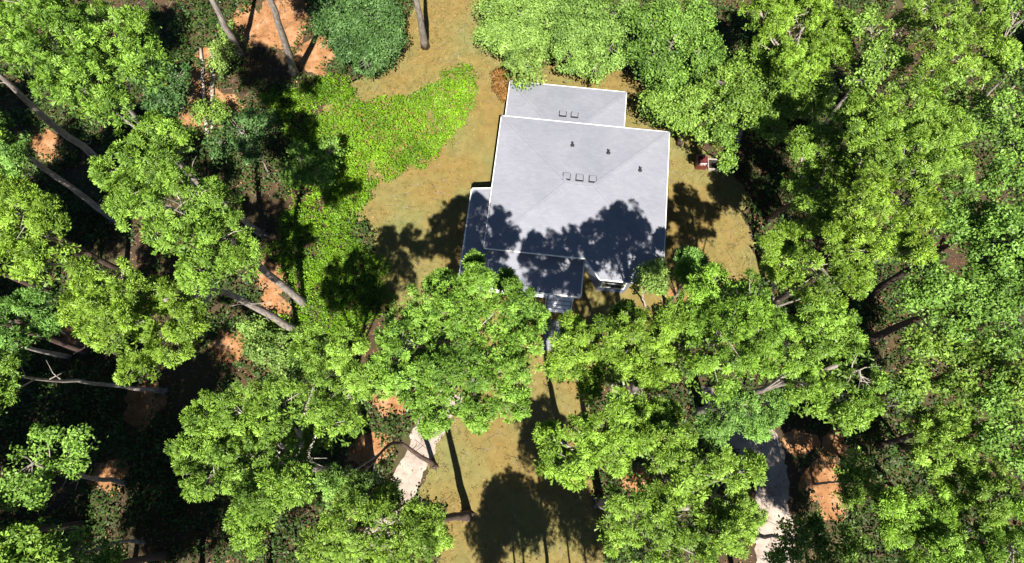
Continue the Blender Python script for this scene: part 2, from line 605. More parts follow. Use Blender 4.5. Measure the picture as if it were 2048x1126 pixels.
window(7.25, 8.55, -0.72, 1.0, 2.45)
window(1.0, 2.0, 0.45, 1.1, 2.4)
window(2.6, 3.6, 0.45, 1.1, 2.4)
for x in (1.5, 4.2, 6.2):
    window(x, x + 0.9, BY1 - 0.4, 1.1, 2.2, 1)
dr = MB().box(4.2, 5.15, 0.40, 0.449, 0.62, 2.65).build('door', M['maroon'], house)
MB().box(4.28, 4.34, 0.34, 0.40, 1.6, 1.68).build('handle', M['vent'], dr)

# porch
PX0, PX1, PY0, PYB, PEZ, PT = -1.28, 5.87, -2.05, 4.1, 2.65, 3.1
porch = slab_roof('porch_roof', [
    [(PX0, PY0, PEZ), (PX1, PY0, PEZ), (PX1, 0.45, PT), (0.45, 0.45, PT)],
    [(PX0, PYB, PEZ), (PX0, PY0, PEZ), (0.45, 0.45, PT), (0.45, PYB, PT)]], house)
porch['label'] = 'low grey porch roof wrapping the front left corner'
MB().bar((PX0, PY0, PEZ + 0.012), (0.45, 0.45, PT + 0.012), 0.16, 0.03).build('ridge_cap', M['shingle'], porch)
for a, b in (((PX0, PYB, PEZ), (PX0, PY0, PEZ)), ((PX0, PY0, PEZ), (PX1, PY0, PEZ)), ((PX1, PY0, PEZ), (PX1, 0.4, PT)), ((0.4, PYB, PT), (PX0, PYB, PEZ))):
    d = Vector((b[0] - a[0], b[1] - a[1], 0)).normalized()
    s = Vector((d.y, -d.x, 0)) * 0.045
    z = Vector((0, 0, -0.045))
    MB().bar(Vector(a) + s + z, Vector(b) + s + z, 0.08, 0.12).build('fascia', M['white'], porch)
hp('porch_floor', MB().prism([(PX0 + .3, PY0 + .45), (PX1 - .2, PY0 + .45), (PX1 - .2, .44), (.44, .44), (.44, PYB - .2), (PX0 + .3, PYB - .2)], 0.1, 0.6), M['deck'])
for x, y in ((PX0 + .4, PY0 + .55), (1.2, PY0 + .55), (3.75, PY0 + .55), (PX1 - .3, PY0 + .55), (PX0 + .4, 1.0), (PX0 + .4, PYB - .3)):
    hp('porch_post', MB().box(x - .06, x + .06, y - .06, y + .06, 0.6, PEZ), M['white'])
steps = empty('porch_steps')
steps.parent = house
for k in range(4):
    z = 0.56 - 0.14 * k
    y1 = PY0 + 0.46 - 0.22 * k
    MB().box(4.04, 5.50, y1 - 0.19, y1 + 0.02, z - 0.05, z).build('tread', M['deck'], steps, 0.008)
for x in (3.96, 5.58):
    MB().bar((x, PY0 + 0.5, 0.52), (x, PY0 - 0.50, 0.03), 0.07, 0.24).build('stringer', M['white'], steps)

# front walk: grey slabs from the steps
walk = empty('front_walk', (2.86, 10.2, 0), YAW)
tag(walk, 'short walk of grey concrete slabs at the foot of the porch steps', 'path')
for k in range(2):
    MB().box(-0.80, 0.80, -1.06 - 0.98 * k, -0.10 - 0.98 * k, 0.0, 0.06).build('paving_slab', M['slab'], walk, 0.012)

# ------------------------------------------------------------------ things in the yard
p = at(1400, 330)
bn = empty('storage_bin', (p[0], p[1], 0), math.radians(-3))
tag(bn, 'maroon box with pale pink rim and slatted lid on the lawn right of the house', 'bin')
MB().box(-0.36, 0.36, -0.36, 0.36, 0.0, 0.62).build('body', M['maroon'], bn, 0.02)
for y in (-0.355, 0.355):
    MB().box(-0.37, 0.37, y - 0.035, y + 0.035, 0.63, 0.69).build('rim', M['pinkish'], bn)
MB().box(-0.37, -0.31, -0.31, 0.31, 0.63, 0.69).build('rim', M['pinkish'], bn)
for k in range(6):
    MB().box(-0.29 + k * 0.105, -0.205 + k * 0.105, -0.31, 0.31, 0.62, 0.65).build('lid_slat', M['maroon'], bn)
MB().tube([(-0.22, -0.27, 0.69), (0.24, -0.27, 0.69)], [0.03, 0.03], 8).build('handle', M['white'], bn)
p = at(1426, 331)
pb = empty('planter_box', (p[0], p[1], 0), math.radians(-3))
tag(pb, 'low box of dark soil with pale rim beside the maroon box', 'planter')
MB().box(-0.34, 0.34, -0.34, 0.34, 0.0, 0.14).build('soil', M['soil'], pb)
for a in ((-0.39, 0.39, -0.40, -0.34), (-0.39, 0.39, 0.34, 0.40), (-0.40, -0.345, -0.34, 0.34), (0.345, 0.40, -0.34, 0.34)):
    MB().box(*a, 0.0, 0.22).build('side_board', M['bark_pale'], pb)


def fallen_log(a, b, r, label):
    A, B = at(*a), at(*b)
    o = empty('fallen_log', (*A[:2], 0))
    tag(o, label, 'log', 'logs lying in the clearing')
    rr = np.random.default_rng(int(a[0]))
    pts = [(B - A) * t + np.array([rr.normal() * .04, rr.normal() * .04, r]) for t in np.linspace(0, 1, 9)]
    MB().tube(pts, list(np.linspace(r, r * 0.7, 9)), 9).build('log', M['bark_pale'], o, smooth=True)
    d = (B - A)
    for t in (0.3, 0.62, 0.8):
        q = d * t + np.array([0, 0, r])
        MB().tube([q, q + np.array([0.35 * (-1) ** int(t * 10), 0.2, 0.28])], [0.04, 0.015], 5).build('branch_stub', M['bark_pale'], o)


fallen_log((416, 268), (402, 95), 0.14, 'left one of two pale logs side by side in the clearing')
fallen_log((428, 262), (424, 100), 0.15, 'right one of two pale logs side by side in the clearing')


# ------------------------------------------------------------------ foliage
def unit(a):
    return a / (np.linalg.norm(a, axis=-1, keepdims=True) + 1e-9)


def tuft_blades(C, A, tone, rng, n, length, width):
    """pine tufts: n needle blades each round axis A at C -> triangles"""
    m = len(C)
    d = rng.normal(size=(m, n, 3))
    d = unit(unit(d) + A[:, None, :] * 0.6)
    L = length * rng.uniform(0.65, 1.15, (m, n, 1))
    s = unit(np.cross(d, rng.normal(size=(m, n, 3)))) * (width * 0.5)
    base = C[:, None, :] + d * (L * 0.08)
    tip = C[:, None, :] + d * L
    V = np.stack([base, tip + s, tip - s], 2).reshape(-1, 3)
    F = np.arange(len(V), dtype=np.int32).reshape(-1, 3)
    T = np.clip(np.repeat(tone, n * 3) + np.repeat(rng.normal(0, 0.08, m * n), 3), 0, 1)
    T.reshape(-1, 3)[:, 1:] = np.clip(T.reshape(-1, 3)[:, 1:] + 0.2, 0, 1)      # paler needle ends: new growth, with highlights painted in
    AX = unit(A[:, None, :] + d * 0.5).reshape(-1, 3)
    return V, F, T, AX


def leaves(C, A, tone, rng, n, spread, size):
    """clumps of n leaf blades each (4-gon leaves, folded a little)"""
    m = len(C)
    P = C[:, None, :] + rng.normal(size=(m, n, 3)) * spread
    nrm = unit(rng.normal(size=(m, n, 3)) * 0.75 + A[:, None, :])
    u = unit(np.cross(nrm, rng.normal(size=(m, n, 3))))
    v = np.cross(nrm, u)
    L = size * rng.uniform(0.65, 1.3, (m, n, 1))
    V = np.stack([P - u * L * .5, P + v * L * .3, P + u * L * .5 - nrm * L * 0.12, P - v * L * .3], 2).reshape(-1, 3)
    F = np.arange(len(V), dtype=np.int32).reshape(-1, 4)
    T = np.clip(np.repeat(tone, n * 4) + np.repeat(rng.normal(0, 0.10, m * n), 4), 0, 1)
    AX = np.repeat(unit(A), n, axis=0)
    return V, F, T, AX


def curve_pts(way, n=14):
    """a smooth line through waypoints"""
    way = np.asarray(way, float)
    if len(way) == 2:
        t = np.linspace(0, 1, n)[:, None]
        return way[0] * (1 - t) + way[1] * t
    P = np.vstack([2 * way[0] - way[1], way, 2 * way[-1] - way[-2]])
    out = []
    seg = len(way) - 1
    for k in range(n):
        s = k / (n - 1) * seg
        i = min(int(s), seg - 1)
        t = s - i
        a, b, c, d = P[i:i + 4]
        out.append(0.5 * (2 * b + (c - a) * t + (2 * a - 5 * b + 4 * c - d) * t * t + (3 * b - a - 3 * c + d) * t ** 3))
    return np.array(out)


SEED = [100]


def tree(label, kind, mat, h, blobs, way=None, dens=1.0, name=None, cat=None, group=None, trunk_r=0.2, bark_m='bark', flat=0.62, coarse=1.0):
    """blobs: crown lobes as (px, py, radius px[, height]); way: trunk waypoints (px, py, height)"""
    SEED[0] += 1
    open_wood = np.mean([b[0] for b in blobs]) > 1520 and h > 6 and coarse == 1      # looser crowns in the wood on the right
    if kind == 'P' and flat == 0.62: flat = 0.75
    rng = np.random.default_rng(SEED[0])
    cs = []
    for b in blobs:
        hh = b[3] if len(b) > 3 else h + rng.uniform(-1.3, 0.5) * min(1, h / 10)
        cs.append((at(b[0], b[1], hh), b[2] * px_size(b[0], b[1], hh) * (0.82 if open_wood else 0.86 if h > 6 else 1.0), b[2] * (0.82 if open_wood else 0.86 if h > 6 else 1.0)))
    cen = np.average([c[0] for c in cs], axis=0, weights=[c[1] ** 2 for c in cs])
    if way is None:
        base = np.array([cen[0] + rng.normal() * 0.02 * h, cen[1] + rng.normal() * 0.02 * h, 0])
        way = [base, base * 0.5 + cen * 0.5 + rng.normal(size=3) * [0.02 * h, 0.02 * h, 0], cen + [0, 0, cs[0][1] * 0.3]]
    else:
        way = [at(*w) for w in way]
        way[0][2] = 0
        base = way[0]
    root = empty(name or ('pine_tree' if kind == 'P' else 'leafy_tree'), (base[0], base[1], 0))
    tag(root, label, cat or ('pine tree' if kind == 'P' else 'tree'), group)
    off = np.array([base[0], base[1], 0])
    tp = curve_pts(way) - off
    tp[0, 2] = -0.05
    n = len(tp)
    tp[1:-1, :2] += rng.normal(size=(n - 2, 2)) * 0.025
    rad = trunk_r * (1 - 0.72 * np.linspace(0, 1, n))
    rad[0] *= 1.35
    V, F = tube(tp, rad, 9)
    MB().add(V, F).build('trunk', M[bark_m], root, smooth=True)
    if h > 10 and coarse == 1:
        for q in range(3):
            i0 = int(rng.integers(int(n * 0.3), int(n * 0.8)))
            a = rng.uniform(0, 6.283)
            L = rng.uniform(0.5, 1.3)
            e = tp[i0] + np.array([math.cos(a) * L, math.sin(a) * L, rng.uniform(0.0, 0.4)])
            MB().tube([tp[i0], (tp[i0] + e) / 2 + rng.normal(size=3) * 0.08, e], [0.032, 0.022, 0.008], 5, False).build('dead_branch', M[bark_m], root)
        for q in range(5):
            a = q * 1.257 + rng.uniform(-0.3, 0.3)
            d0 = np.array([math.cos(a), math.sin(a), 0])
            MB().tube([tp[0] + [0, 0, 0.45], tp[0] + d0 * trunk_r * 1.2 + [0, 0, 0.16], tp[0] + d0 * trunk_r * 2.2 + [0, 0, 0.0]], [trunk_r * 0.7, trunk_r * 0.45, 0.02], 5, False).build('root', M[bark_m], root)
    VV, FF, TT, XX, nv = [], [], [], [], 0
    gaps = []                      # openings through the crown between the boughs
    for c, r, pxr in cs:
        for _ in range(rng.poisson(2.6 if open_wood else 1.7 if coarse == 1 else 0.6)):
            a, e = rng.uniform(0, 6.28), r * 0.85 * math.sqrt(rng.random())
            gaps.append((c[0] + e * math.cos(a), c[1] + e * math.sin(a), r * rng.uniform(0.2, 0.45), r * rng.uniform(0.12, 0.28), rng.normal(0, 0.5)))
    for c, r, pxr in cs:
        lobe = rng.normal(0, 0.10)
        ns = max(6, int(round(19 * min(2.2, max(0.6, (r / 1.3) ** 1.4)))))
        d = unit(rng.normal(size=(ns * 3, 3)))
        d = d[d[:, 2] > -0.35][:ns]
        rs = r * rng.uniform(0.23, 0.38, len(d))
        sc = c + d * ([r, r, r * flat]) * rng.uniform(0.5, 0.92, (len(d), 1))
        # limb and twigs of this lobe
        i0 = int(rng.integers(int(n * 0.62), n - 1))
        lm = MB()
        p0, p1 = tp[i0], c - off
        midp = p0 * 0.45 + p1 * 0.55 + rng.normal(size=3) * 0.12 * r - [0, 0, 0.12 * r]
        tw = max(0.25, min(1.0, r))
        lm.tube(curve_pts([p0, midp, p1], 7), np.linspace(rad[i0] * 0.55, 0.03 * tw, 7), 5, False)
        for q in sc[:10]:
            a = midp * rng.uniform(0, 0.5) + p1 * 1.0
            a = midp + (p1 - midp) * rng.uniform(0.3, 1.0)
            e = q - off
            lm.tube([a, (a + e) / 2 + rng.normal(size=3) * 0.06 * r, e + (e - p1) * 0.12], [0.028 * tw, 0.02 * tw, 0.008 * tw], 4, False)
        lm.build('branch', M['bark_pale' if kind == 'P' else bark_m], root)
        # inner foliage along the boughs, under the outer clumps
        m = int(15 * dens * math.pi * r * r)
        a_, e_ = rng.uniform(0, 6.283, m), r * np.sqrt(rng.random(m)) * 0.97
        C = np.stack([e_ * np.cos(a_), e_ * np.sin(a_), -r * flat * rng.uniform(0.45, 1.15, m)], 1) + c - off
        if open_wood:
            ok = np.ones(m, bool)
            for gx, gy, ga, gb_, gt_ in gaps:
                ok &= ((C[:, 0] + off[0] - gx) / ga) ** 2 + ((C[:, 1] + off[1] - gy) / gb_) ** 2 > 1
            C = C[ok]
            m = len(C)
        tone = np.clip(rng.normal(0.25, 0.15, m), 0, 1)  # older foliage, darkened further to paint shade inside the crown
        A = unit(np.stack([rng.normal(0, 0.5, m), rng.normal(0, 0.5, m), np.ones(m)], 1))
        if kind == 'P':
            v, f, t, ax = tuft_blades(C, A, tone, rng, 14, 0.25, 0.075)
        else:
            v, f, t, ax = leaves(C, A, tone, rng, 6, 0.14, 0.17)
        VV.append(v); FF.append(f + nv); TT.append(t); XX.append(ax)
        nv += len(v)
        # clumps on the branch ends
        for q, rr in zip(sc, rs):
            sz = min(1.35, max(1.0, r / pxr / 0.0165)) * coarse       # clump size follows the tree's distance
            if kind == 'P':
                m = max(4, int((11 if coarse == 1 else 17) * dens * rr * rr / 0.25 / sz ** 2))
            else:
                m = max(6, int(34 * dens * rr * rr / 0.25 / sz ** 2))
            g = np.arange(m * 2) + rng.random()          # evenly spread directions, jittered
            zz = 1 - 2 * (g + 0.5) / (m * 2 + 1)
            ph = g * 2.39996 + rng.random() * 6.28
            dd = unit(np.stack([np.sqrt(np.clip(1 - zz * zz, 0, 1)) * np.cos(ph), np.sqrt(np.clip(1 - zz * zz, 0, 1)) * np.sin(ph), zz], 1) + rng.normal(0, 0.7 / math.sqrt(m), (m * 2, 3)))
            dd = dd[dd[:, 2] > -0.40]
            C = q + dd * rr * rng.uniform(0.62, 1.08, (len(dd), 1)) * [1, 1, 0.85] - off
            ok = np.ones(len(C), bool)
            for gx, gy, ga, gb_, gt_ in gaps:
                X_, Y_ = C[:, 0] + off[0] - gx, C[:, 1] + off[1] - gy
                ok &= ((X_ * math.cos(gt_) + Y_ * math.sin(gt_)) / ga) ** 2 + ((Y_ * math.cos(gt_) - X_ * math.sin(gt_)) / gb_) ** 2 > rng.uniform(0.6, 1.4, len(C))
            ok |= C[:, 2] < c[2] - 0.3 * r          # shaded lower foliage still closes the view
            if not ok.any(): continue
            C, dd = C[ok], dd[ok]
            A = unit(dd * 0.8 + [0, 0, 0.55])
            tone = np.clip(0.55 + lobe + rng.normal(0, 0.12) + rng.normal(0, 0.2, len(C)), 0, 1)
            if kind == 'P':
                v, f, t, ax = tuft_blades(C, A, tone, rng, 72 if coarse == 1 else 16, 0.19 * sz, 0.026 * sz * (1 if coarse == 1 else 2.3))
            else:
                v, f, t, ax = leaves(C, A, tone, rng, 10, 0.085 * sz, 0.115 * sz)
            VV.append(v); FF.append(f + nv); TT.append(t); XX.append(ax)
            nv += len(v)
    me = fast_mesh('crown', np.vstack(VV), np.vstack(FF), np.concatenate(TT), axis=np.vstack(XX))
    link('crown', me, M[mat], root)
    return root


P_, D_ = 'P', 'D'
G = 'forest trees around the house'
# ---- left side
tree('bright green pine with a big lobed crown in the top left corner', P_, 'pine', 19.5,
     [(95, 60, 85), (190, 90, 80), (60, 0, 70), (170, 165, 70), (250, 55, 60), (285, 125, 55), (120, 150, 60), (215, 205, 50), (30, 90, 55), (150, 20, 60)], group=G)
tree('pine whose long pale trunk crosses below the top left crown', P_, 'pine', 16,
     [(-90, 50, 90), (-50, -40, 90), (-130, -20, 90)], way=[(292, 403, 0), (185, 310, 4.5), (95, 240, 9), (0, 150, 13), (-60, 90, 15)], group=G, trunk_r=0.26)
tree('pine leaning to the left edge with a bare pale trunk beside dark ground', P_, 'pine_cool', 15,
     [(-70, 240, 70), (10, 290, 45), (-20, 350, 60), (20, 330, 36)], way=[(232, 440, 0), (190, 410, 2), (50, 310, 9), (-50, 250, 14)], group=G, trunk_r=0.25)
tree('rounded yellow green pine crown at the middle of the left edge', P_, 'pine_yellow', 16,
     [(45, 420, 70), (90, 470, 55), (20, 500, 60), (0, 400, 60), (70, 530, 40)], group=G, bark_m='bark_shaded')
tree('large bright pine left of the green ground cover, with a straight pale trunk', P_, 'pine', 18,
     [(290, 330, 70), (360, 400, 85), (440, 480, 70), (260, 400, 60), (340, 270, 50), (420, 410, 60), (330, 470, 50), (480, 520, 45), (400, 540, 50), (220, 340, 45), (300, 260, 36)],
     way=[(615, 612, 0), (530, 540, 6), (440, 465, 11.5), (380, 430, 17)], group=G, trunk_r=0.25)
tree('pine with an arching trunk rooted in the ground cover, crown left of it', P_, 'pine_yellow', 15.5,
     [(210, 580, 75), (300, 610, 75), (330, 680, 60), (160, 550, 45), (250, 660, 55), (270, 735, 38), (370, 640, 45), (200, 650, 50), (160, 620, 40)],
     way=[(602, 667, 0), (530, 625, 4.5), (440, 582, 9), (330, 600, 15)], group=G, trunk_r=0.26)
tree('dark green pine partly shaded at the left edge below the rounded crown', P_, 'pine_cool', 11,
     [(30, 640, 55), (70, 600, 35), (10, 700, 40), (100, 650, 30)], group=G, trunk_r=0.17, bark_m='bark_shaded')
tree('pine at the far left edge with a long thin trunk crossing the black shade', P_, 'pine', 13.5,
     [(-20, 740, 50), (-60, 800, 60), (8, 790, 28)], way=[(330, 783, 0), (200, 768, 4.5), (80, 757, 9), (-20, 748, 13)], group=G, trunk_r=0.13)
tree('large lobed pine at the lower left, its crown drooping to the bottom', P_, 'pine', 17.5,
     [(410, 850, 60), (470, 820, 45), (540, 790, 75), (640, 740, 65), (690, 700, 45), (660, 830, 75), (560, 890, 85), (420, 950, 60), (470, 910, 60), (520, 990, 55), (590, 970, 50), (500, 1070, 42, 15.5),
      (490, 1030, 36, 15.5), (380, 900, 40), (720, 760, 40), (620, 690, 40)], way=[(748, 957, 0), (690, 945, 5), (615, 934, 10), (560, 890, 17)], group=G, trunk_r=0.28)
tree('pine at the bottom edge just left of the front lawn', P_, 'pine', 16,
     [(690, 1050, 65), (770, 1050, 60), (840, 1040, 50), (640, 1090, 50), (720, 1110, 65), (820, 1100, 65), (870, 1075, 35), (780, 1000, 36, 13)], way=[(935, 1031, 0), (870, 1038, 8), (790, 1060, 14)], group=G, trunk_r=0.24, bark_m='bark_shaded')
tree('small pine with a dark crooked trunk over the left concrete drive', P_, 'pine_cool', 11,
     [(750, 975, 50), (690, 985, 45), (660, 960, 36), (730, 1010, 40)], way=[(868, 932, 0), (830, 905, 3), (790, 885, 6), (740, 930, 11)], group=G, trunk_r=0.15, bark_m='bark_shaded', dens=0.8)
tree('sparse green tree in the black shade at the lower left edge', D_, 'oak', 14.5,
     [(60, 930, 60), (90, 870, 30), (150, 880, 34), (150, 930, 26), (30, 980, 34), (70, 990, 30)], way=[(250, 965, 0), (150, 950, 8), (75, 930, 14.5)], group=G, dens=0.7, trunk_r=0.14)
tree('small leafy tree in the shade at the bottom left corner', D_, 'oak', 7,
     [(150, 1100, 45), (215, 1110, 36), (110, 1130, 36)], group=G, dens=0.8, trunk_r=0.12)
# ---- middle
tree('tall full pine in front of the porch, overlapping the porch roof', P_, 'pine', 18,
     [(900, 605, 66), (840, 670, 75), (960, 660, 85), (1030, 610, 50), (900, 760, 85), (1000, 740, 70), (780, 740, 55), (1045, 690, 45), (955, 560, 38, 18), (1015, 562, 22, 15), (948, 524, 18, 17),
      (830, 770, 60), (950, 820, 50), (860, 830, 45), (880, 570, 40), (845, 615, 48), (1060, 640, 34), (1020, 800, 45), (800, 680, 45)], group=G, trunk_r=0.28)
tree('wide spreading pine between the front walk and the bay window', P_, 'pine_yellow', 17.5,
     [(1140, 700, 48), (1200, 690, 58), (1270, 670, 62), (1330, 640, 55), (1370, 680, 48), (1310, 710, 50), (1230, 735, 40), (1120, 735, 36), (1180, 740, 36), (1140, 655, 24), (1250, 625, 26, 15), (1175, 775, 30, 15), (1300, 750, 34), (1340, 735, 34)],
     way=[(1258, 812, 0), (1256, 780, 5), (1248, 720, 11), (1245, 690, 17)], group=G, trunk_r=0.2, bark_m='bark_shaded')
tree('broad rounded pine in front of the right end of the house', P_, 'pine_yellow', 18,
     [(1440, 610, 70), (1500, 610, 65), (1460, 680, 85), (1530, 650, 55), (1400, 590, 42), (1430, 745, 60), (1380, 545, 30, 15), (1520, 710, 50), (1385, 640, 45), (1420, 570, 40)], group=G, trunk_r=0.25)
tree('pine with a horseshoe shaped crown right of the rounded pine', P_, 'pine', 17,
     [(1640, 640, 50), (1690, 670, 55), (1720, 740, 60), (1640, 720, 55), (1590, 730, 40), (1690, 800, 60), (1620, 790, 48), (1730, 800, 42), (1590, 660, 36), (1700, 840, 34)], group=G, trunk_r=0.24)
tree('pine crown over the right edge of the front lawn', P_, 'pine_yellow', 18.3,
     [(1230, 840, 65), (1160, 880, 62), (1110, 920, 45), (1290, 835, 55), (1220, 900, 55), (1330, 830, 36), (1150, 940, 42), (1270, 880, 42), (1095, 870, 28, 14)], group=G, trunk_r=0.22)
tree('large bushy pine at the bottom edge between the lawn and the right drive', P_, 'pine', 18,
     [(1400, 920, 70), (1330, 960, 65), (1270, 1010, 62), (1440, 990, 75), (1350, 1040, 75), (1240, 1060, 50), (1440, 1070, 65), (1300, 1100, 65), (1390, 1110, 65), (1490, 940, 45), (1490, 1040, 40), (1340, 890, 45)],
     group=G, trunk_r=0.26)
tree('low thin pine with bare pale limbs over the bend of the right drive', P_, 'pine_cool', 9.5,
     [(1480, 820, 48), (1550, 810, 40), (1430, 850, 36), (1520, 850, 34), (1460, 785, 30)], way=[(1428, 850, 0), (1442, 790, 5), (1490, 815, 9.5)], group=G, trunk_r=0.15, bark_m='bark_shaded', dens=0.7)
tree('small forked tree with pale stems at the right corner of the bay window', D_, 'oak_pale', 5.0,
     [(1300, 550, 30), (1318, 535, 18), (1285, 570, 20), (1315, 570, 20)], way=[(1290, 614, 0), (1286, 590, 2), (1300, 560, 4.8)], group='small garden trees', trunk_r=0.07, bark_m='bark_pale', dens=1.2)
tree('small dark pine casting shade beside the orange soil right of the bay', P_, 'pine_cool', 8,
     [(1390, 525, 28), (1410, 545, 24), (1370, 515, 18)], group=G, trunk_r=0.12)
# ---- right side
tree('pine beside the dark clearing right of the maroon box', P_, 'pine', 10,
     [(1640, 290, 60), (1610, 360, 60), (1640, 420, 62), (1690, 330, 55), (1700, 240, 40), (1605, 290, 34), (1620, 430, 45)], way=[(1535, 440, 0), (1640, 370, 10)], group=G, dens=0.8, trunk_r=0.22, bark_m='bark_shaded')
tree('tufted bright pine in the upper middle of the right hand forest', P_, 'pine', 13,
     [(1770, 240, 62), (1830, 210, 55), (1850, 300, 75), (1780, 320, 62), (1900, 260, 50), (1730, 270, 40), (1900, 330, 50), (1720, 210, 30)], group=G, trunk_r=0.25, bark_m='bark_shaded')
tree('open pine with dark gaps in the middle of the right hand forest', P_, 'pine_yellow', 13,
     [(1740, 400, 62), (1820, 400, 62), (1690, 460, 55), (1790, 470, 55), (1850, 430, 42), (1730, 500, 45), (1840, 500, 30)], group=G, dens=0.75, trunk_r=0.22, bark_m='bark_shaded')
tree('pine with scattered pale tufts at the right edge of the side lawn', P_, 'pine_yellow', 14,
     [(1590, 480, 48), (1640, 530, 55), (1560, 530, 40), (1690, 560, 45), (1600, 570, 45), (1660, 600, 34), (1540, 480, 26), (1720, 560, 30)], group=G, dens=0.6, trunk_r=0.2, bark_m='bark_shaded')
tree('dull green oak high on the right edge of the picture', D_, 'oak', 12,
     [(1960, 430, 75), (2020, 370, 65), (1920, 380, 45), (2030, 460, 65), (1980, 510, 60), (1900, 450, 45)], group=G, trunk_r=0.26, bark_m='bark_shaded')
tree('dull green oak at mid height on the right edge', D_, 'oak', 11,
     [(1880, 560, 65), (1950, 590, 72), (2030, 580, 65), (1830, 590, 45), (1910, 640, 60), (2010, 660, 60)], group=G, trunk_r=0.26, bark_m='bark_shaded')
tree('grey green oak on the right edge below the middle', D_, 'oak_olive', 10,
     [(1890, 720, 65), (1970, 740, 75), (1840, 690, 42), (2040, 770, 55), (1920, 790, 48), (1840, 760, 40)], group=G, trunk_r=0.26, bark_m='bark_shaded')
tree('bright pine in the lower right quarter above the corner pine', P_, 'pine', 9.5,
     [(1890, 870, 60), (1960, 930, 65), (1860, 920, 45), (1940, 860, 50), (1990, 1000, 50)], way=[(1800, 895, 0), (1850, 895, 4), (1905, 890, 9.5)], group=G, trunk_r=0.22, bark_m='bark_shaded')
tree('round yellow green pine low in the right corner beside black shade', P_, 'pine_yellow', 8.5,
     [(1810, 1010, 50), (1860, 1040, 48), (1790, 1060, 36), (1900, 1000, 40), (1840, 1095, 50), (1780, 1005, 30)], way=[(1780, 1030, 0), (1835, 1045, 8.5)], group=G, trunk_r=0.2, bark_m='bark_shaded')
tree('pine in the bottom right corner', P_, 'pine', 9.5,
     [(1960, 1080, 65), (1910, 1110, 55), (2030, 1100, 60), (2030, 1020, 40)], way=[(1850, 1065, 0), (1970, 1085, 9.5)], group=G, trunk_r=0.2, bark_m='bark_shaded')
tree('shaded leafy tree at the bottom edge right of the concrete drive', D_, 'oak', 8,
     [(1590, 1075, 40), (1640, 1100, 45), (1700, 1090, 40), (1560, 1110, 36), (1620, 1050, 24)], group=G, trunk_r=0.14)
tree('sparse leafy bush tree beside the orange soil right of the drive', D_, 'oak_olive', 5,
     [(1720, 930, 30), (1735, 970, 28), (1700, 1000, 24), (1690, 950, 18)], group='small garden trees', trunk_r=0.08, dens=0.5)
tree('shaded tree in the dark gap right of the horseshoe pine', D_, 'oak', 9,
     [(1815, 800, 36), (1830, 835, 32), (1800, 770, 26)], group=G, trunk_r=0.15, dens=0.7)
# ---- top
tree('big yellow green tree at the top right of centre', P_, 'pine_yellow', 8,
     [(1580, 40, 70), (1650, 100, 65), (1550, 90, 50), (1520, 20, 45), (1620, 20, 55), (1680, 50, 40), (1600, 130, 55)], group=G, trunk_r=0.25)
tree('yellow green tree just below the top right of centre one', D_, 'oak_olive', 5.5,
     [(1560, 190, 55), (1490, 210, 50), (1500, 140, 45), (1620, 190, 45), (1540, 250, 38), (1450, 160, 36)], group=G, trunk_r=0.22)
tree('dark green tree at the top edge above the back of the house', D_, 'oak', 4.3,
     [(1350, 50, 55), (1310, 110, 52), (1400, 110, 50), (1290, 30, 40), (1390, 30, 40), (1340, 160, 40)], group=G, trunk_r=0.22)
tree('dark green tree behind the back right corner of the house', D_, 'oak', 4.8,
     [(1370, 220, 48), (1405, 250, 32), (1320, 210, 38), (1420, 190, 40), (1440, 235, 34)], way=[(1358, 287, 0), (1372, 250, 2.5), (1385, 220, 4.8)], group=G, trunk_r=0.2, bark_m='bark_shaded')
tree('dull green tree on the top edge right of the yellow green one', D_, 'oak', 9,
     [(1770, 120, 55), (1740, 50, 45), (1720, 160, 40), (1800, 60, 45), (1810, 170, 36)], group=G, trunk_r=0.2)
tree('bright pine on the top edge near the right corner', P_, 'pine', 11,
     [(1890, 60, 62), (1960, 40, 60), (1860, 10, 50), (1940, 130, 52), (1990, 110, 45), (1870, 140, 40)], group=G, trunk_r=0.24, bark_m='bark_shaded')
tree('dull green tree below the bright pine near the top right corner', D_, 'oak', 10,
     [(1910, 195, 48), (1870, 215, 36), (1955, 205, 40), (1905, 160, 30)], group=G, trunk_r=0.18, bark_m='bark_shaded')
tree('leafy tree on the right edge above the lower right pines', D_, 'oak', 10,
     [(2010, 850, 55), (1990, 800, 45), (2045, 910, 45), (1985, 880, 36)], group=G, trunk_r=0.18, bark_m='bark_shaded')
tree('leafy tree tucked into the top right corner', D_, 'oak', 11.5,
     [(2020, 210, 50), (1970, 250, 42), (2040, 130, 40), (2030, 290, 42), (2040, 20, 40)], group=G, trunk_r=0.18)
tree('small yellow leafed tree beside the planter box', D_, 'oak_olive', 5.5,
     [(1450, 295, 27), (1456, 322, 18), (1447, 270, 20)], way=[(1468, 338, 0), (1452, 298, 5.2)], group='small garden trees', trunk_r=0.09, bark_m='bark_shaded')
tree('pale smooth crowned tree on the top edge above the back roof', D_, 'oak_pale', 3.2,
     [(1020, 60, 55), (1090, 40, 58), (990, 20, 40), (1060, 90, 42), (1040, 0, 50), (970, 70, 26)], group=G, trunk_r=0.18, flat=0.4)
tree('pale green tree over the middle of the back roof edge', D_, 'oak_pale', 3.3,
     [(1170, 50, 62), (1220, 100, 42), (1150, 110, 40), (1230, 30, 46), (1190, 140, 26), (1140, 0, 50)], group=G, trunk_r=0.2, flat=0.45)
tree('low bright bush hanging over the back left corner of the back roof', D_, 'oak_pale', 4.2,
     [(1050, 135, 36), (1075, 120, 26), (1030, 118, 24)], name='shrub', cat='shrub', group='shrubs', trunk_r=0.06)
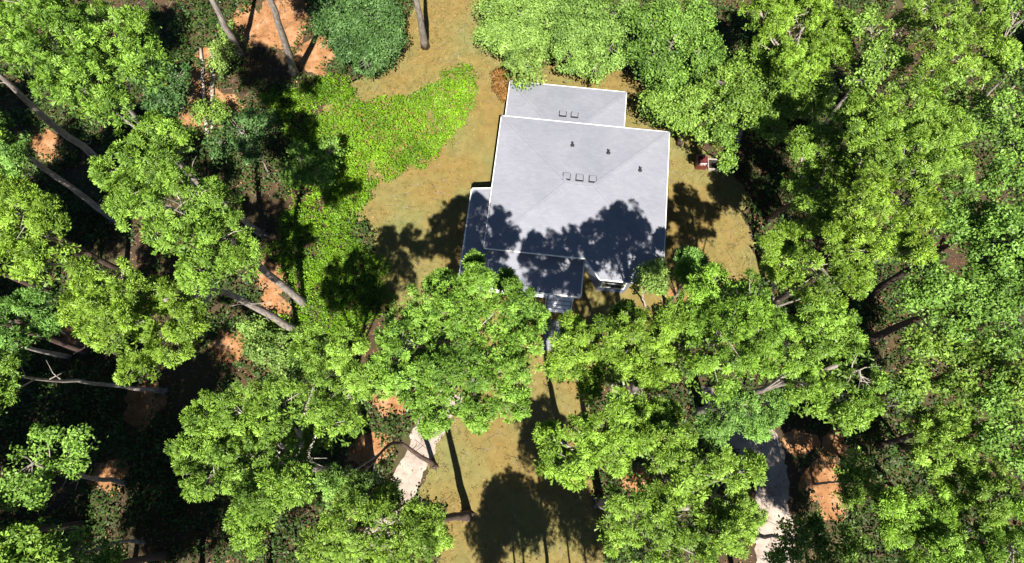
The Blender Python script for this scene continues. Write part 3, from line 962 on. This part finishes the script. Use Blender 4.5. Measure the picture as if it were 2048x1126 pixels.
for (bx, by), tops, lab in (((591, 152), [(545, 10, 9.2), (500, -110, 13)], 'pine rooted behind the ground cover with its pale trunk leaning to the top edge'),
                            ((482, 112), [(425, 0, 6), (330, -200, 13)], 'pine with a pale trunk at the top edge left of the orange soil patch'),
                            ((851, 93), [(832, 0, 6.3), (780, -240, 15)], 'pine with a thick pale trunk rooted in the lawn at the top edge')):
    tx, ty, th = tops[-1]
    tree(lab, P_, 'pine', th + 0.5, [(tx, ty, 90), (tx - 90, ty - 40, 70), (tx + 80, ty - 60, 70), (tx, ty - 120, 80)], way=[(bx, by, 0)] + tops, group=G, trunk_r=0.27, bark_m='bark', coarse=1.3)
# dead snag at the left edge
sn = at(140, 714)
snag = empty('dead_tree', (*sn[:2], 0))
tag(snag, 'bare grey dead tree with forked white top at the left edge', 'dead tree')
tp = [at(140, 714, 0) - [*sn[:2], 0.05], at(85, 703, 3.5) - [*sn[:2], 0], at(34, 690, 6.5) - [*sn[:2], 0]]
MB().tube(curve_pts(tp, 8), np.linspace(0.16, 0.07, 8), 8).build('trunk', M['bark_pale'], snag, smooth=True)
for dx, dy, dz in ((-0.5, 0.3, 0.35), (-0.6, -0.3, 0.3), (-0.15, -0.5, 0.3), (0.2, 0.4, 0.3), (-0.7, 0.05, 0.5)):
    e = tp[-1] + np.array([dx, dy, dz])
    MB().tube([tp[-1], tp[-1] + np.array([dx * .45, dy * .6, dz * .3]), e], [0.05, 0.035, 0.012], 5).build('branch', M['bark_pale'], snag)

# ---- shrubs
tree('large dark blue green shrub at the top edge left of the lawn strip', D_, 'blue', 2.6,
     [(690, 50, 50), (745, 40, 55), (755, 100, 42), (700, 105, 40), (660, 15, 45), (720, 0, 50), (650, 60, 30), (780, 70, 34), (735, 125, 28)],
     name='shrub', cat='shrub', group='shrubs', trunk_r=0.07, dens=1.0)
tree('yellow green shrub between the pale logs and the pine trunk', D_, 'oak_pale', 1.8,
     [(450, 95, 26), (460, 60, 22), (440, 125, 22)], name='shrub', cat='shrub', group='shrubs', trunk_r=0.04)
tree('brown tinged bush at the near end of the pale logs', D_, 'oak_olive', 1.9,
     [(430, 215, 24), (395, 225, 22), (445, 235, 20)], name='shrub', cat='shrub', group='shrubs', trunk_r=0.04, dens=0.7)
tree('russet leafed bush at the back left corner of the back wing', D_, 'red_leaf', 1.4,
     [(1003, 172, 16), (998, 150, 12), (1008, 188, 11)], name='shrub', cat='shrub', group='shrubs', trunk_r=0.04, dens=0.4)
tree('shaded green bush among the trunk shadows left of the ground cover', D_, 'oak', 3.2,
     [(600, 320, 34), (640, 350, 34), (590, 360, 26), (660, 300, 26)], name='shrub', cat='shrub', group='shrubs', trunk_r=0.06, dens=0.8)
tree('dark bush at the edge of the clearing below the top left crown', D_, 'blue', 4,
     [(330, 190, 40), (300, 150, 36), (355, 150, 30)], name='shrub', cat='shrub', group='shrubs', trunk_r=0.06, dens=0.7)
tree('green bush between the two leaning trunks and the lower left pine', D_, 'oak_pale', 1.8,
     [(520, 690, 36), (560, 700, 34), (500, 650, 26), (560, 740, 28)], name='shrub', cat='shrub', group='shrubs', trunk_r=0.05)
tree('small dark bush beside the front corner of the porch steps', D_, 'blue', 1.3,
     [(1085, 640, 16), (1072, 622, 14)], name='shrub', cat='shrub', group='shrubs', trunk_r=0.03)
tree('young dark tree in shade beside the left tip of the ground cover', D_, 'blue', 5,
     [(480, 260, 40), (440, 290, 30), (520, 240, 30), (500, 300, 26)], name='shrub', cat='shrub', group='shrubs', trunk_r=0.07, dens=0.7)

# ---- trees rooted just outside the frame, whose shade falls into the picture
def crown_px(px, py, h):
    """where the photograph shows the point h above the ground place (px, py)"""
    p = at(px, py) + np.array([0, 0, h - CAMH])
    c, s = math.cos(PITCH), math.sin(PITCH)
    up, fw = p[1] * c + p[2] * s, p[1] * s - p[2] * c
    return 1024 + FPX * p[0] / fw, 563 - FPX * up / fw


PROTO = []
for i, (bx, by, h) in enumerate([(260, 1235, 15), (1480, 1225, 14), (-60, 1200, 15), (110, 1180, 14.5), (400, 1200, 14), (540, 1260, 15), (690, 1250, 14), (40, 1380, 15), (330, 1400, 15),
                                 (-40, 1050, 15), (-60, 900, 15), (170, 1050, 16), (335, 1110, 15.5), (30, 1010, 15), (250, 548, 15), (110, 590, 15), (60, 700, 15), (180, 705, 15.5), (-10, 480, 15),
                                 (1098, 1165, 14), (1000, 1400, 13), (1040, 1262, 12), (1155, 1275, 12), (1065, 1330, 13), (1200, 1370, 13), (1640, 1240, 13), (1340, 1240, 14), (2130, 330, 14), (2190, 560, 15), (2110, 760, 14), (2290, 430, 15), (2330, 700, 15), (2260, 160, 14), (2420, 560, 15), (2420, 320, 15)]):
    lab = {(170, 1050): 'pine whose thin trunk leans out of the lower left edge below the sparse tree', (335, 1110): 'pine trunk in black shade at the bottom edge, left of the lobed pine',
           (30, 1010): 'pine trunk at the left edge below the sparse tree in shade', (250, 548): 'pine trunk hidden under the crown of the arching pine, leaning left',
           (110, 590): 'pine trunk at the left edge between the rounded crown and the dark pine', (60, 700): 'pine trunk at the left edge beside the bare dead tree',
           (180, 705): 'pine trunk in the shade right of the bare dead tree'}.get((bx, by), 'pine standing just outside the right edge of the picture' if bx > 2000 else 'pine just outside the picture whose shade falls into it')
    if i > 1:
        src = PROTO[i % 2]
        c = src.copy()
        COL.objects.link(c)
        c['label'] = lab
        p = at(bx, by)
        c.location = (p[0], p[1], 0)
        c.rotation_euler = (0, 0, i * 1.7)
        c.scale = (1.0 if bx < 600 else 0.95 if bx > 2000 else 0.55 if h > 12 else 0.42,) * 2 + (h / 15.0,)
        for ch in src.children:
            d = ch.copy()
            COL.objects.link(d)
            d.parent = c
        continue
    x, y = crown_px(bx, by, h)
    q = 1.25
    PROTO.append(tree(lab, P_, 'pine', h,
                      [(x, y, 95 * q), (x - 85 * q, y + 30, 80 * q), (x + 90 * q, y - 10, 80 * q), (x + 10, y - 85 * q, 75 * q), (x - 20, y + 100 * q, 80 * q), (x + 80 * q, y + 90 * q, 70 * q)],
                      way=[(bx, by, 0), (x, y, h)], group='pines just outside the frame', bark_m='bark_shaded', coarse=1.3))


# ------------------------------------------------------------------ ground cover, undergrowth, litter
def inside(poly, X, Y):
    r = np.zeros(len(X), bool)
    n = len(poly)
    for i in range(n):
        x0, y0 = poly[i]
        x1, y1 = poly[(i + 1) % n]
        c = (y0 > Y) != (y1 > Y)
        r ^= c & (X < (x1 - x0) * (Y - y0) / (y1 - y0 + 1e-12) + x0)
    return r


def value_noise(X, Y, s, seed):
    r = np.random.default_rng(seed)
    g = r.random((256, 256))
    x, y = X * s + 1000, Y * s + 1000
    i, j = np.floor(x).astype(int), np.floor(y).astype(int)
    fx, fy = x - i, y - j
    fx, fy = fx * fx * (3 - 2 * fx), fy * fy * (3 - 2 * fy)
    q = lambda a, b: g[a % 256, b % 256]
    return (q(i, j) * (1 - fx) + q(i + 1, j) * fx) * (1 - fy) + (q(i, j + 1) * (1 - fx) + q(i + 1, j + 1) * fx) * fy


COVER = [(545, 190), (600, 160), (690, 152), (715, 200), (735, 212), (800, 195), (850, 190), (880, 150), (915, 132), (945, 140), (955, 200), (945, 250), (900, 300), (850, 330),
         (790, 365), (735, 410), (720, 440), (745, 490), (770, 545), (778, 620), (755, 665), (690, 690), (630, 690), (560, 740), (500, 720), (480, 660), (530, 630), (590, 640), (600, 600), (560, 560),
         (540, 500), (560, 440), (590, 400), (600, 330), (545, 250)]
rng = np.random.default_rng(11)
cw = rough_outline(COVER, 21, 0.42)


def scatter(poly, per_m2, seed):
    r = np.random.default_rng(seed)
    lo, hi = poly.min(0), poly.max(0)
    n = int(per_m2 * np.prod(hi - lo))
    X, Y = r.uniform(lo[0], hi[0], n), r.uniform(lo[1], hi[1], n)
    k = inside(poly, X, Y)
    return X[k], Y[k], r


X, Y, r = scatter(cw, 60, 31)
mound = value_noise(X, Y, 0.55, 1) * 0.55 + value_noise(X, Y, 1.6, 2) * 0.35
ed = np.min([np.hypot(X - a, Y - b) for a, b in cw[::3]], axis=0)
keep = (mound + r.uniform(-0.1, 0.1, len(X)) > 0.27) & (r.random(len(X)) < 0.25 + ed / 0.5)
X, Y, mound = X[keep], Y[keep], mound[keep]
Z = 0.1 + mound * 0.85 * r.uniform(0.75, 1.05, len(X))
C = np.stack([X, Y, Z], 1)
A = unit(np.stack([r.normal(0, .35, len(X)), r.normal(0, .35, len(X)), np.ones(len(X))], 1))
tone = np.clip(0.12 + 0.45 * value_noise(X, Y, 0.8, 3) + 0.35 * value_noise(X, Y, 0.25, 8) + r.normal(0, 0.18, len(X)), 0, 1)
v, f, t, ax = leaves(C, A, tone, r, 7, 0.10, 0.13)
tag(link('ground_cover', fast_mesh('ground_cover', v, f, t, axis=ax), M['cover']), 'bright green leafy ground cover beside the lawn', 'ground cover', kind='stuff')

# forest undergrowth: everywhere but lawn, drives, house and the patches painted as sunny
LW = rough_outline(LAWN, 3, 0.26)
FR = np.array([at(x, y)[:2] for x, y in ((-150, -100), (2200, -100), (2150, 1250), (-100, 1250))])
DR = [np.array([at(x, y)[:2] for x, y in q]) for q in (
    [(690, 1126), (765, 975), (850, 800), (930, 790), (833, 995), (775, 1126)],
    [(1510, 1200), (1500, 930), (1440, 880), (1405, 850), (1400, 770), (1500, 800), (1570, 860), (1595, 960), (1610, 1200)])]
X, Y, r = scatter(FR, 21, 41)
k = ~inside(LW, X, Y) & ~inside(cw, X, Y)
for q in DR: k &= ~inside(q, X, Y)
for x, y, rr in SUN_PATCHES:
    p = at(x, y)
    s = px_size(x, y, 0)
    k &= np.hypot(X - p[0], Y - p[1]) > rr * s * r.uniform(0.75, 1.3, len(X))
pn = value_noise(X, Y, 0.35, 5) * 0.6 + value_noise(X, Y, 1.3, 6) * 0.4
k &= pn + r.uniform(-0.12, 0.12, len(X)) > 0.40
X, Y, pn = X[k], Y[k], pn[k]
Z = 0.08 + (pn - 0.35) * 2.2 * r.uniform(0.3, 1.0, len(X))
C = np.stack([X, Y, Z], 1)
A = unit(np.stack([r.normal(0, .4, len(X)), r.normal(0, .4, len(X)), np.ones(len(X))], 1))
tone = np.clip(0.45 + r.normal(0, 0.2, len(X)), 0, 1)
v, f, t, ax = leaves(C, A, tone, r, 5, 0.15, 0.2)
tag(link('undergrowth', fast_mesh('undergrowth', v, f, t, axis=ax), M['under']), 'low leafy undergrowth on the forest floor', 'undergrowth', kind='stuff')

# fallen leaves on the forest floor and thinly on the lawn
X, Y, r = scatter(FR, 8, 51)
on_lawn = inside(LW, X, Y) | inside(DR[0], X, Y) | inside(DR[1], X, Y)
k = ~on_lawn | (r.random(len(X)) < np.where(inside(LW, X, Y), 0.14, 0.4))
X, Y = X[k], Y[k]
C = np.stack([X, Y, np.full(len(X), 0.03)], 1)
A = np.tile([0, 0, 1.6], (len(X), 1)).astype(float)
v, f, t, ax = leaves(C, A, np.clip(r.normal(0.5, 0.25, len(X)), 0, 1), r, 2, 0.05, 0.12)
v[:, 2] = np.clip(v[:, 2], 0.018, 0.08)
tag(link('leaf_litter', fast_mesh('leaf_litter', v, f, t), M['litter']), 'fallen brown leaves strewn over the ground', 'leaf litter', kind='stuff')

# dry grass tufts on the lawn, thicker at its edges
X, Y, r = scatter(LW, 30, 61)
e = np.min([np.hypot(X - a, Y - b) for a, b in LW[::4]], axis=0)
hx, hy = X + 1.63, Y - 13.58
lx = hx * math.cos(YAW) + hy * math.sin(YAW)
ly = -hx * math.sin(YAW) + hy * math.cos(YAW)
under_house = (lx > -1.4) & (lx < W) & (ly > -2.4) & (ly < 12)
k = ((r.random(len(X)) < 0.22 + 0.7 * np.exp(-e / 0.5)) | ((Y > 26) & (r.random(len(X)) < 0.5))) & ~under_house
X, Y, e = X[k], Y[k], e[k]
C = np.stack([X, Y, np.zeros(len(X))], 1)
A = np.tile([0, 0, 1.2], (len(X), 1)).astype(float)
v, f, t, ax = tuft_blades(C, A, np.clip(r.normal(0.5, 0.22, len(X)), 0, 1), r, 8, 0.2, 0.02)
v[:, 2] = np.maximum(v[:, 2], 0.012)
tag(link('grass_tufts', fast_mesh('grass_tufts', v, f, t), M['straw']), 'dry yellow grass tufts on the lawn', 'grass', kind='stuff')

# fallen twigs
X, Y, r = scatter(FR, 0.9, 71)
k = ~((X + 1.63 > -1.4) & (X < 9.5) & (Y > 11) & (Y < 25.5))
X, Y = X[k], Y[k]
a = r.uniform(0, 6.283, len(X))
L = r.uniform(0.15, 0.6, len(X))
dx, dy = np.cos(a) * L, np.sin(a) * L
nx, ny = -np.sin(a) * 0.018, np.cos(a) * 0.018
z0 = np.full(len(X), 0.02)
V = np.stack([np.stack([X - dx + nx, Y - dy + ny, z0], 1), np.stack([X - dx - nx, Y - dy - ny, z0], 1), np.stack([X + dx, Y + dy, z0 + 0.03], 1),
              np.stack([X - dx, Y - dy, z0 + 0.035], 1)], 1).reshape(-1, 3)
b = np.arange(len(X))[:, None] * 4
F = np.concatenate([b + [0, 1, 2], b + [1, 3, 2], b + [3, 0, 2]])
tag(link('fallen_twigs', fast_mesh('fallen_twigs', V, F), M['bark']), 'thin fallen twigs lying on the ground', 'twigs', kind='stuff')
